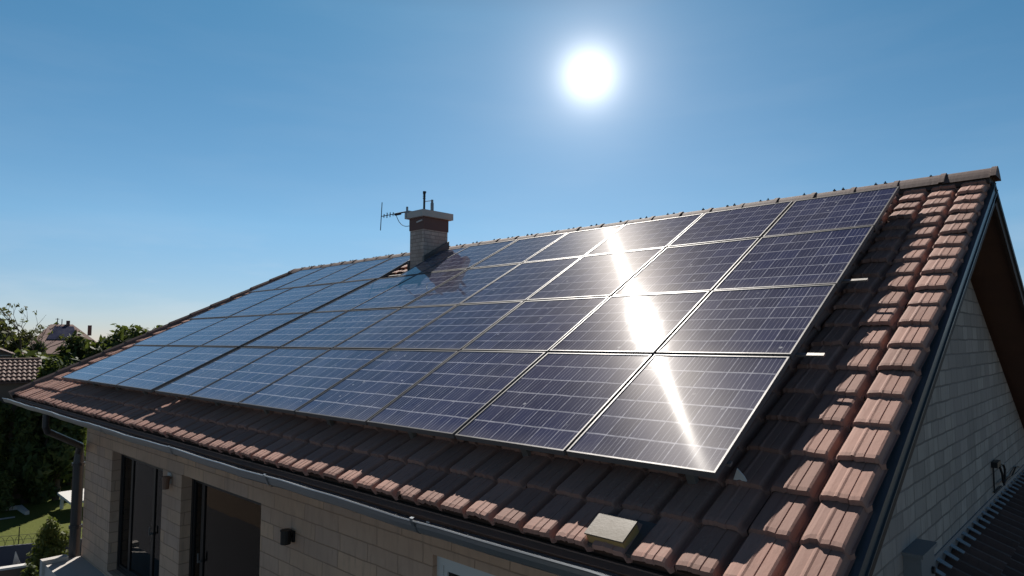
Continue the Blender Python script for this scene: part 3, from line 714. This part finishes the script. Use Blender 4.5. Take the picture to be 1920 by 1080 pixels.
for z in (-1.9, -2.3): mb.tube([(WX+0.13, 6.52, z), (WX+0.15, 6.52, z)], 0.03, 10)
mb.build('latch', BLACK, mt, (WX, 6.45, -2.2))

# ------------------------------------------------------------------ ground
mb = MB(); n = 60; rowsg = []
mb.face([(-3000, -3000, GZ), (3000, -3000, GZ), (3000, 3000, GZ), (-3000, 3000, GZ)]); tag(mb.build('ground', GROUND), kind='structure')
mb = MB(); mb.prism([(-31.0, 4.3, GZ+0.004), (-27.2, 12.5, GZ+0.004), (-29, 30, GZ+0.004), (-62, 40, GZ+0.004), (-62, 2, GZ+0.004), (-40, 1.0, GZ+0.004)], (0, 0, 1.1)); lw = mb.build('lawn', LAWN); tag(lw, kind='structure')
mb = MB(); mb.face([(-75, -24, GZ+0.003), (-10, -24, GZ+0.003), (-10, 4.1, GZ+0.003), (-31.5, 9, GZ+0.003), (-31.5, -1, GZ+0.003), (-75, -1, GZ+0.003)]); tag(mb.build('paving', PAVE), kind='structure')  # dark paving, extended unseen to dim what the glass doors mirror
mb = MB(); nvec = Vector((0.9, -0.42, 0)).normalized()*0.08
mb.prism([(-31.0, 4.3, GZ+0.01), (-27.2, 12.5, GZ+0.01), (-27.2, 12.5, GZ+1.13), (-31.0, 4.3, GZ+1.13)], nvec); tag(mb.build('retaining_wall', CLOTH), 'dark blue grey retaining wall along the edge of the lawn', 'retaining wall')

# ------------------------------------------------------------------ trees and shrubs
def crown_mesh(blobs, n, size, rnd, flat=0.75):
    V = np.zeros((n*4, 3)); vol = np.array([b[3]*b[4]*b[5] for b in blobs])**0.75; pick = rng.choice(len(blobs), n, p=vol/vol.sum())
    B = np.array(blobs)[pick]
    d = rng.normal(size=(n, 3)); d /= np.linalg.norm(d, axis=1)[:, None]
    rad = rng.random(n)**0.45
    lump = 1 + 0.22*np.sin(d[:, 0]*6+B[:, 0])*np.sin(d[:, 1]*5+B[:, 1]*2) + 0.16*np.sin(d[:, 2]*9 + B[:, 2]*3)
    c = B[:, :3] + d*B[:, 3:6]*(rad*lump)[:, None]
    nrm = d + rng.normal(0, 0.7, (n, 3)); nrm[:, 2] += 0.3; nrm /= np.linalg.norm(nrm, axis=1)[:, None]
    t = np.cross(nrm, rng.normal(size=(n, 3))); t /= np.linalg.norm(t, axis=1)[:, None]; b = np.cross(nrm, t)
    s = size*(0.6+0.9*rng.random(n))[:, None]
    for k, (a, e) in enumerate(((-1, 0), (0, -0.45), (1, 0), (0, 0.45))): V[k::4] = c + t*s*a + b*s*e
    return V, rng.random(n)
def leafobj(name, V, r, mat, parent, origin):
    me = bpy.data.meshes.new(name); n = len(V)//4; V = V - np.array(origin)
    me.from_pydata(V.tolist(), [], np.arange(n*4).reshape(n, 4).tolist()); me.materials.append(mat)
    at = me.attributes.new('rnd', 'FLOAT', 'FACE'); at.data.foreach_set('value', r.astype(np.float32))
    o = bpy.data.objects.new(name, me); COL.objects.link(o); o.parent = parent; return o
def tree(name, label, cat, x, y, zg, h, rx, ry, crown0, mat, n, size, nb=9, group=None, trunk=0.16):
    root = thing(name, (x, y, zg), label, cat, group); blobs = []
    zc0 = zg + h*crown0
    for k in range(nb):
        a = random.random()*6.283; rr = math.sqrt(random.random())*0.72; t = (k+0.5)/nb
        zz = zc0 + (h*(1-crown0))*(0.12+0.74*t); env = math.sin(min(1, 0.2+0.8*(1-t*0.8))*math.pi/2)
        blobs.append((x+math.cos(a)*rx*rr*env, y+math.sin(a)*ry*rr*env, zz, rx*(0.30+0.2*random.random()), ry*(0.30+0.2*random.random()), h*(1-crown0)*(0.15+0.09*random.random())))
    V, r = crown_mesh(blobs, n, size, None)
    leafobj('crown', V, r, mat, root, (x, y, zg))
    m = MB(); top = Vector((x, y, zg+h*0.8)); m.tube([(x, y, zg), (x+0.05, y, zg+h*0.3), (x-0.05, y+0.05, zg+h*0.55), top], [trunk, trunk*0.8, trunk*0.55, trunk*0.15], 8)
    for bl in blobs[:7]:
        s0 = Vector((x, y, zg+h*(0.25+0.4*random.random()))); e = Vector(bl[:3]); m.tube([s0, s0.lerp(e, 0.5)+Vector((0, 0, 0.1*h*0.3)), e], [trunk*0.4, trunk*0.25, trunk*0.06], 6)
    m.build('trunk', BARK, root, (x, y, zg)); return root
LZ = GZ+1.1
FT = 'trees behind the house'
tree('broad_tree', 'pale olive broad tree at the far left against the sky', 'tree', -71, 10.2, GZ, 11.0, 4.6, 4.6, 0.30, L_PALE, 7000, 0.32, 14, FT)
tree('broad_tree', 'olive tree touching the left edge of the pinkish roof', 'tree', -66, 12.2, GZ, 9.2, 2.3, 2.6, 0.30, L_PALE, 5000, 0.28, 10, FT)
tree('broad_tree', 'low olive tree rising behind the pinkish roof', 'tree', -84, 17.0, GZ, 9.9, 4.0, 3.5, 0.35, L_MID, 4500, 0.34, 10, FT)
tree('round_tree', 'dark rounded tree in front of the pinkish roof beside the solar roof', 'tree', -48.3, 11.7, GZ, 8.7, 2.0, 2.2, 0.30, L_DARK, 9000, 0.24, 14, FT)
tree('round_tree', 'tallest dark green tree just above the roof edge', 'tree', -47.4, 13.9, GZ, 9.3, 2.8, 2.9, 0.45, L_DARK, 10000, 0.22, 18, FT)
tree('round_tree', 'dark bushy tree half hidden behind the roof edge', 'tree', -47.5, 15.6, GZ, 9.2, 2.2, 2.6, 0.45, L_DARK, 8000, 0.22, 14, FT)
tree('conifer_tree', 'narrow dark conifer at the left corner of the pinkish roof', 'tree', -56.5, 10.9, GZ, 8.5, 1.1, 1.1, 0.2, L_DARK, 5000, 0.20, 10, FT)
tree('garden_tree', 'green bushy tree behind the small tiled outhouse', 'tree', -43.5, 8.6, LZ, 6.7, 2.3, 2.0, 0.2, L_MID, 9000, 0.24, 14, FT)
tree('garden_tree', 'dark bushy tree between outhouse roof and solar roof', 'tree', -37.6, 8.45, LZ, 6.5, 1.35, 1.45, 0.05, L_DARK, 9000, 0.19, 14, FT)
tree('garden_tree', 'mid green tree under the gutter end in the shade', 'tree', -40.8, 6.5, LZ, 4.3, 2.0, 1.9, 0.0, L_MID, 9000, 0.2, 14, FT)
tree('garden_tree', 'dark leafy tree seen under the gutter by the downpipe', 'tree', -41.0, 9.8, LZ, 4.9, 1.8, 2.1, 0.0, L_DARK, 10000, 0.2, 16, FT)
tree('garden_tree', 'darkest tree over the shaded end of the lawn', 'tree', -42.0, 8.1, LZ, 4.2, 1.8, 1.9, 0.0, L_DARK, 10000, 0.2, 16, FT)
tree('garden_tree', 'sunlit yellow green tree at the left edge below the gutter', 'tree', -41.5, 5.2, LZ, 4.6, 1.7, 1.5, 0.1, L_LIME, 7000, 0.18, 12, FT)
tree('garden_tree', 'tree at the back of the lawn whose shade reaches the small white canopy', 'tree', -46.0, 11.4, LZ, 6.2, 2.4, 2.7, 0.0, L_DARK, 11000, 0.22, 16, FT)
tree('garden_tree', 'bushy tree covering the lower wall of the tiled outhouse', 'tree', -37.9, 7.3, LZ, 5.2, 1.0, 0.9, 0.05, L_DARK, 7000, 0.17, 12, FT)
tree('garden_tree', 'leafy tree below the eave of the tiled outhouse at the left edge', 'tree', -38.3, 6.0, LZ, 4.9, 0.9, 1.0, 0.05, L_MID, 7000, 0.17, 12, FT)
# clipped hedge at the left edge
mbx = thing('hedge', (-37.2, 5.6, LZ), 'clipped upright hedge beside the pale garden kerb', 'hedge')
V, r = crown_mesh([(-37.2+0.5*i, 5.0+0.42*j, LZ+0.3+0.5*k, 0.42, 0.40, 0.42) for i in range(2) for j in range(4) for k in range(3)], 9000, 0.085, None); leafobj('foliage', V, r, L_MID, mbx, (-37.2, 5.6, LZ))
m = MB()
for j in range(5): m.tube([(-37.0, 4.9+0.33*j, LZ), (-37.0, 4.9+0.33*j, LZ+1.1)], [0.04, 0.015], 6)
m.build('stem', BARK, mbx, (-37.2, 5.6, LZ))
def shrub(label, x, y, zg, h, r_, mat, n, size):
    root = thing('shrub', (x, y, zg), label, 'shrub', 'shrubs by the low wall'); bl = []
    for k in range(9):
        a = random.random()*6.28; t = (k+0.5)/9; rr = r_*(1-0.55*t)
        bl.append((x+math.cos(a)*rr*0.5, y+math.sin(a)*rr*0.5, zg+h*(0.12+0.78*t), rr*0.62, rr*0.62, h*0.15))
    V, r = crown_mesh(bl, n, size, None); leafobj('foliage', V, r, mat, root, (x, y, zg))
    m = MB()
    for k in range(5):
        a = k*1.3; m.tube([(x, y, zg), (x+math.cos(a)*r_*0.4, y+math.sin(a)*r_*0.4, zg+h*0.8)], [0.025, 0.006], 5)
    m.build('stem', BARK, root, (x, y, zg))
shrub('tall yellow green shrub rising in front of the lawn', -28.2, 6.35, GZ, 2.35, 0.85, L_LIME, 7000, 0.075)
shrub('small dark green shrub in front of the low pale wall', -25.9, 5.15, GZ, 1.55, 0.45, L_MID, 3500, 0.06)
# nearly bare tree
bt = thing('bare_tree', (-49.2, 8.7, LZ), 'nearly bare tree with thin twigs against the sky', 'tree', FT)
m = MB(); tips = []
def branch(p, d, L, r0, depth):
    q = p + d*L; mid = p.lerp(q, 0.5) + Vector((random.uniform(-.06, .06), random.uniform(-.06, .06), 0))*L
    m.tube([p, mid, q], [r0, r0*0.8, r0*0.6], 6)
    if depth == 0: tips.append(q); return
    for k in range(random.choice((2, 3, 3))):
        nd = (d + Vector((random.uniform(-.9, .9), random.uniform(-.9, .9), random.uniform(-.15, .4)))).normalized(); branch(q, nd, L*random.uniform(.6, .85), r0*0.55, depth-1)
branch(Vector((-49.2, 8.7, LZ)), Vector((0.02, 0.02, 1)), 5.1, 0.14, 0); tips.clear()
for sx, sy, L in ((-0.2, -0.45, 1.75), (0.1, 0.1, 1.8), (0.2, 0.5, 1.6), (0.1, 0.75, 1.35)):
    branch(Vector((-49.2, 8.7, LZ+5.0)), Vector((sx, sy, 1)).normalized(), L, 0.06, 3)
m.build('trunk', BARK, bt, (-49.2, 8.7, LZ))
lv = [t for t in tips if random.random() < 0.55]
V, r = crown_mesh([(t.x, t.y, t.z, 0.16, 0.16, 0.12) for t in lv], 420, 0.10, None); leafobj('leaf_sprig', V, r, L_PALE, bt, (-49.2, 8.7, LZ))

# ------------------------------------------------------------------ houses behind
hb = Vector((-61, 13.3, GZ)); nh = thing('neighbour_house', hb, 'distant house with plain pinkish hipped roof and dark blue solar array', 'house')
dv = Vector((-0.975, 0.222, 0)); sd = Vector((0.222, 0.975, 0))
def hp(a, b_, z): return hb + sd*a + dv*b_ + Vector((0, 0, z-GZ))
m = MB(); E1, E2 = -1.05, 1.25
A = [hp(-2.3, -1.0, E1), hp(3.6, -1.0, E1), hp(3.6, 8, E1), hp(-2.3, 8, E1)]; B = [hp(-0.55, 3.2, E2), hp(0.95, 3.2, E2)]
m.face([A[0], A[1], B[1], B[0]]); m.face([A[1], A[2], B[1]]); m.face([A[2], A[3], B[0], B[1]]); m.face([A[3], A[0], B[0]])
m.hexa([p-Vector((0,0,0.12)) for p in A]+[p-Vector((0,0,0.004)) for p in A])
nr = m.build('roof', simple('pinkish_roof', (0.25, 0.155, 0.13), 0.85, 0, 0.1, 1.2, 0.2), nh, hb)
m = MB(); m.prism([hp(-1.9, -0.5, GZ), hp(3.2, -0.5, GZ), hp(3.2, 7.5, GZ), hp(-1.9, 7.5, GZ)], (0, 0, E1-0.13-GZ)); m.build('wall', PLASTER, nh, hb)
def onroof(a, t, o=0.05):
    p = hp(0, -1.0, E1).lerp(hp(0, 3.2, E2), t); return p + sd*a + Vector((0, 0, o))
m = MB(); q = [(-0.75, 0.45), (1.35, 0.45), (1.0, 0.90), (-0.25, 0.90)]
m.hexa([onroof(a, t, 0.02) for a, t in q]+[onroof(a, t, 0.07) for a, t in q]); m.build('solar_array', simple('far_solar', (0.02, 0.025, 0.06), 0.25, 0, 0.2, 2, 0, 0.5), nh, hb)
m = MB()
for a, h in ((-0.1, 0.5), (0.2, 0.42)): m.tube([hp(a, 3.2, E2-0.05), hp(a, 3.2, E2+h)], 0.035, 6)
m.tube([hp(-0.25, 3.2, E2+0.42), hp(0.02, 3.2, E2+0.42)], 0.02, 6); m.build('roof_aerial', BLACK, nr, hb)
m = MB(); p = hp(0.62, 3.0, E2-0.1);  m.prism([p-sd*0.13, p+sd*0.13, p+sd*0.13+dv*0.3, p-sd*0.13+dv*0.3], (0, 0, 0.4)); m.build('chimney', BAND, nr, hb)
m = MB(); p = hp(2.15, 3.6, E2-0.9); m.prism([p-sd*0.14, p+sd*0.14, p+sd*0.14+dv*0.35, p-sd*0.14+dv*0.35], (0, 0, 0.85)); m.build('chimney', BAND, nr, hb)
m = MB(); 
for a in (-1.2, 0.2, 1.6): m.prism([hp(a, -0.503, E1-1.6), hp(a+0.8, -0.503, E1-1.6), hp(a+0.8, -0.503, E1-0.5), hp(a, -0.503, E1-0.5)], -dv*0.03)
m.build('window', PANE, nh, hb)
# small outhouse with barrel tiles
ob = Vector((-39.6, 6.6, LZ)); oh = thing('outhouse', ob, 'small dark outhouse with rows of round brown roof tiles', 'outhouse')
dv2 = Vector((-0.982, 0.19, 0)); sd2 = Vector((0.19, 0.982, 0))
def op_(a, b_, z): return ob + sd2*a + dv2*b_ + Vector((0, 0, z-LZ))
m = MB(); za, zb_ = -1.98, -1.02; ln = 2.1
a = -2.4
while a < 1.3:
    for k in range(6):
        t0, t1 = k/6, (k+1)/6; rr = float(rng.random()); lo, hi, lp_ = [], [], []
        for s, h in ((0, 0), (0.2, 0.03), (0.5, 0.06), (0.8, 0.03), (1, 0)):
            p0 = op_(a+s*0.2, -0.6+ln*t0, za+(zb_-za)*t0 + h + 0.06); p1 = op_(a+s*0.2, -0.6+ln*(t1+0.02), za+(zb_-za)*t1 + h)
            lo.append(p0); hi.append(p1); lp_.append(p0-Vector((0, 0, 0.07)))
        m.grid([lp_, lo, hi], 0, rr)
    a += 0.2
m.hexa([op_(-2.4, -0.55, za-0.08), op_(1.3, -0.55, za-0.08), op_(1.3, 1.5, zb_-0.08), op_(-2.4, 1.5, zb_-0.08), op_(-2.4, -0.55, za-0.02), op_(1.3, -0.55, za-0.02), op_(1.3, 1.5, zb_-0.02), op_(-2.4, 1.5, zb_-0.02)])
rf = m.build('roof', TILE_FAR, oh, ob, recalc=False)
m = MB(); m.tube([op_(-2.45, 1.5, zb_+0.03), op_(1.35, 1.5, zb_+0.03)], 0.085, 8); m.build('ridge_cap', TILE_FAR, rf, ob)
m = MB(); m.prism([op_(-2.2, -0.3, LZ), op_(1.1, -0.3, LZ), op_(1.1, 1.4, LZ), op_(-2.2, 1.4, LZ)], (0, 0, za-0.09-LZ)); m.build('wall', PLASTER, oh, ob)
m = MB(); m.prism([op_(-0.4, -0.33, LZ+0.02), op_(0.4, -0.33, LZ+0.02), op_(0.4, -0.33, LZ+2.0), op_(-0.4, -0.33, LZ+2.0)], dv2*0.028); m.build('door', TIMBER, oh, ob)
# brown gabled shed at the far left
sb = Vector((-45, 6.5, LZ)); sh = thing('shed', sb, 'brown gabled shed at the left edge above the outhouse roof', 'shed')
m = MB(); w2 = 1.2; zt_, ze = -0.28, -0.82
def sp_(a, b_, z): return sb + sd2*a + dv2*b_ + Vector((0, 0, z-LZ))
m.prism([sp_(-w2, 0, LZ), sp_(w2, 0, LZ), sp_(w2, 0, ze), sp_(0, 0, zt_), sp_(-w2, 0, ze)], dv2*2.5); m.build('wall', PLASTER, sh, sb)
m = MB()
for sg in (-1, 1): m.hexa([sp_(0, -0.2, zt_+0.02), sp_(sg*(w2+0.15), -0.2, ze-0.05), sp_(sg*(w2+0.15), 2.7, ze-0.05), sp_(0, 2.7, zt_+0.02), sp_(0, -0.2, zt_+0.10), sp_(sg*(w2+0.15), -0.2, ze+0.03), sp_(sg*(w2+0.15), 2.7, ze+0.03), sp_(0, 2.7, zt_+0.10)])
m.build('roof', TILE_FAR, sh, sb)
m = MB(); m.prism([sp_(-w2, -0.02, ze-0.04), sp_(w2, -0.02, ze-0.04), sp_(w2, -0.02, ze+0.0), sp_(-w2, -0.02, ze+0.0)], -dv2*0.04); m.build('beam', CONC, sh, sb)

# ------------------------------------------------------------------ garden pieces
m = MB(); m.prism([(-37.3, 5.6, LZ), (-37.05, 5.6, LZ), (-36.65, 6.8, LZ), (-36.9, 6.8, LZ)], (0, 0, 0.16)); m.prism([(-36.9, 6.8, LZ), (-36.65, 6.8, LZ), (-35.3, 6.85, LZ), (-35.3, 7.0, LZ), (-36.9, 7.02, LZ)], (0, 0, 0.14))
tag(m.build('garden_kerb', CONC, None, (-36.9, 6.6, LZ)), 'pale angled garden kerb standing on the lawn below the hedge', 'kerb')
m = MB(); m.face([(-35.45, 5.3, LZ+0.012), (-35.15, 5.3, LZ+0.012), (-35.05, 6.45, LZ+0.012), (-35.3, 6.5, LZ+0.012)]); tag(m.build('path', CONC), kind='structure')
m = MB(); m.prism([(-29.1, 4.9, GZ), (-28.9, 4.9, GZ), (-28.45, 6.6, GZ), (-28.65, 6.6, GZ)], (0, 0, 0.72)); lwl = m.build('low_wall', PLASTER, None, (-28.8, 5.7, GZ)); tag(lwl, 'low brown garden wall with pale coping behind the small shrub', 'wall')
m = MB(); m.prism([(-29.14, 4.86, GZ+0.723), (-28.86, 4.86, GZ+0.723), (-28.41, 6.64, GZ+0.723), (-28.69, 6.64, GZ+0.723)], (0, 0, 0.07)); m.build('coping', WHITE, lwl, (-28.8, 5.7, GZ))
m = MB(); apex = Vector((-29.75, 5.55, GZ+1.05))
fx = thing('drying_rack', (-29.6, 5.6, GZ), 'thin white A shaped drying rack in front of the blue grey retaining wall', 'drying rack')
for k in range(6):
    e = Vector((-29.55+0.03*k, 5.38+0.10*k, GZ)); m.tube([apex, e], 0.009, 6)
m.build('frame', WHITE, fx, (-29.6, 5.6, GZ))
m = MB()
for t in (0.45, 0.65, 0.85): m.tube([apex.lerp(Vector((-29.55, 5.38, GZ)), t), apex.lerp(Vector((-29.40, 5.88, GZ)), t)], 0.012, 6)
m.build('rung', WHITE, fx, (-29.6, 5.6, GZ))
wf = thing('wire_fence', (-30.5, 5.9, LZ), 'thin dark wire fence with hoops along the lawn edge', 'fence')
e0, e1 = Vector((-30.95, 4.9, LZ)), Vector((-29.3, 8.4, LZ))
for k in range(5):
    p = e0.lerp(e1, k/4); m = MB(); m.tube([p, p+Vector((0, 0, 0.62 if k == 1 else 0.38))], 0.018, 6); m.build('post', BLACK, wf, (-30.5, 5.9, LZ))
m = MB()
for z in (0.16, 0.32): m.tube([e0+Vector((0, 0, z)), e1+Vector((0, 0, z))], 0.007, 5)
for k in range(14):
    p, q = e0.lerp(e1, k/14), e0.lerp(e1, (k+1)/14); m.tube([p.lerp(q, t)+Vector((0, 0, 0.30*math.sin(t*math.pi)**0.6)) for t in (0, .15, .35, .5, .65, .85, 1)], 0.007, 5)
m.build('wire', BLACK, wf, (-30.5, 5.9, LZ))
cb = Vector((-33.8, 8.4, LZ)); cn = thing('canopy', cb, 'small white flat canopy beside the downpipe on the lawn', 'canopy')
m = MB(); m.prism([(-35.6, 8.05, LZ+0.62), (-33.0, 7.95, LZ+0.62), (-33.0, 9.9, LZ+0.62), (-35.6, 9.9, LZ+0.62)], (0, 0, 0.10)); m.build('roof', WHITE, cn, cb)
for x, y in ((-35.4, 8.2), (-33.15, 8.12), (-33.15, 9.7), (-35.4, 9.7)):
    m = MB(); m.box((x-0.06, y-0.06, LZ), (x+0.06, y+0.06, LZ+0.62)); m.build('post', WHITE, cn, cb)
m = MB()
for k in range(6): 
    j = 0.03*random.random(); m.box((-38.2-j, 9.20-j, LZ+k*0.24), (-37.7+j, 9.75+j, LZ+k*0.24+0.235))
tag(m.build('stone_pier', STONEP, None, (-38, 9.45, LZ)), 'pale stone pier standing behind the white canopy', 'pier')
m = MB(); m.prism([(-39.9, 8.1, LZ+0.02), (-39.3, 8.1, LZ+0.02), (-39.2, 9.0, LZ+0.05), (-39.7, 9.0, LZ+0.05)], (0, 0, 0.22)); tag(m.build('stone_slab', STONEP, None, (-39.5, 8.5, LZ)), 'pale flat stone slab catching light under the dark trees', 'slab')
# pale garden wall across the drive, seen mirrored in the glass doors
m = MB(); m.box((-40, -6.3, GZ), (-27, -6.0, GZ+1.5)); m.box((-40.05, -6.36, GZ+1.5), (-26.95, -5.94, GZ+1.58)); tag(m.build('garden_wall', PLASTER, None, (-33, -6.1, GZ)), 'pale garden wall across the drive, mirrored in the glass door', 'wall')

# ------------------------------------------------------------------ the sun in the sky
bm = bmesh.new(); bmesh.ops.create_icosphere(bm, subdivisions=4, radius=54.0)
me = bpy.data.meshes.new('sun'); bm.to_mesh(me); bm.free(); me.materials.append(SUNM)
so = bpy.data.objects.new('sun', me); COL.objects.link(so); so.location = DISC*3600
me.polygons.foreach_set('use_smooth', [True]*len(me.polygons))
tag(so, 'dazzling white sun in the blue sky above the roof', 'sun')
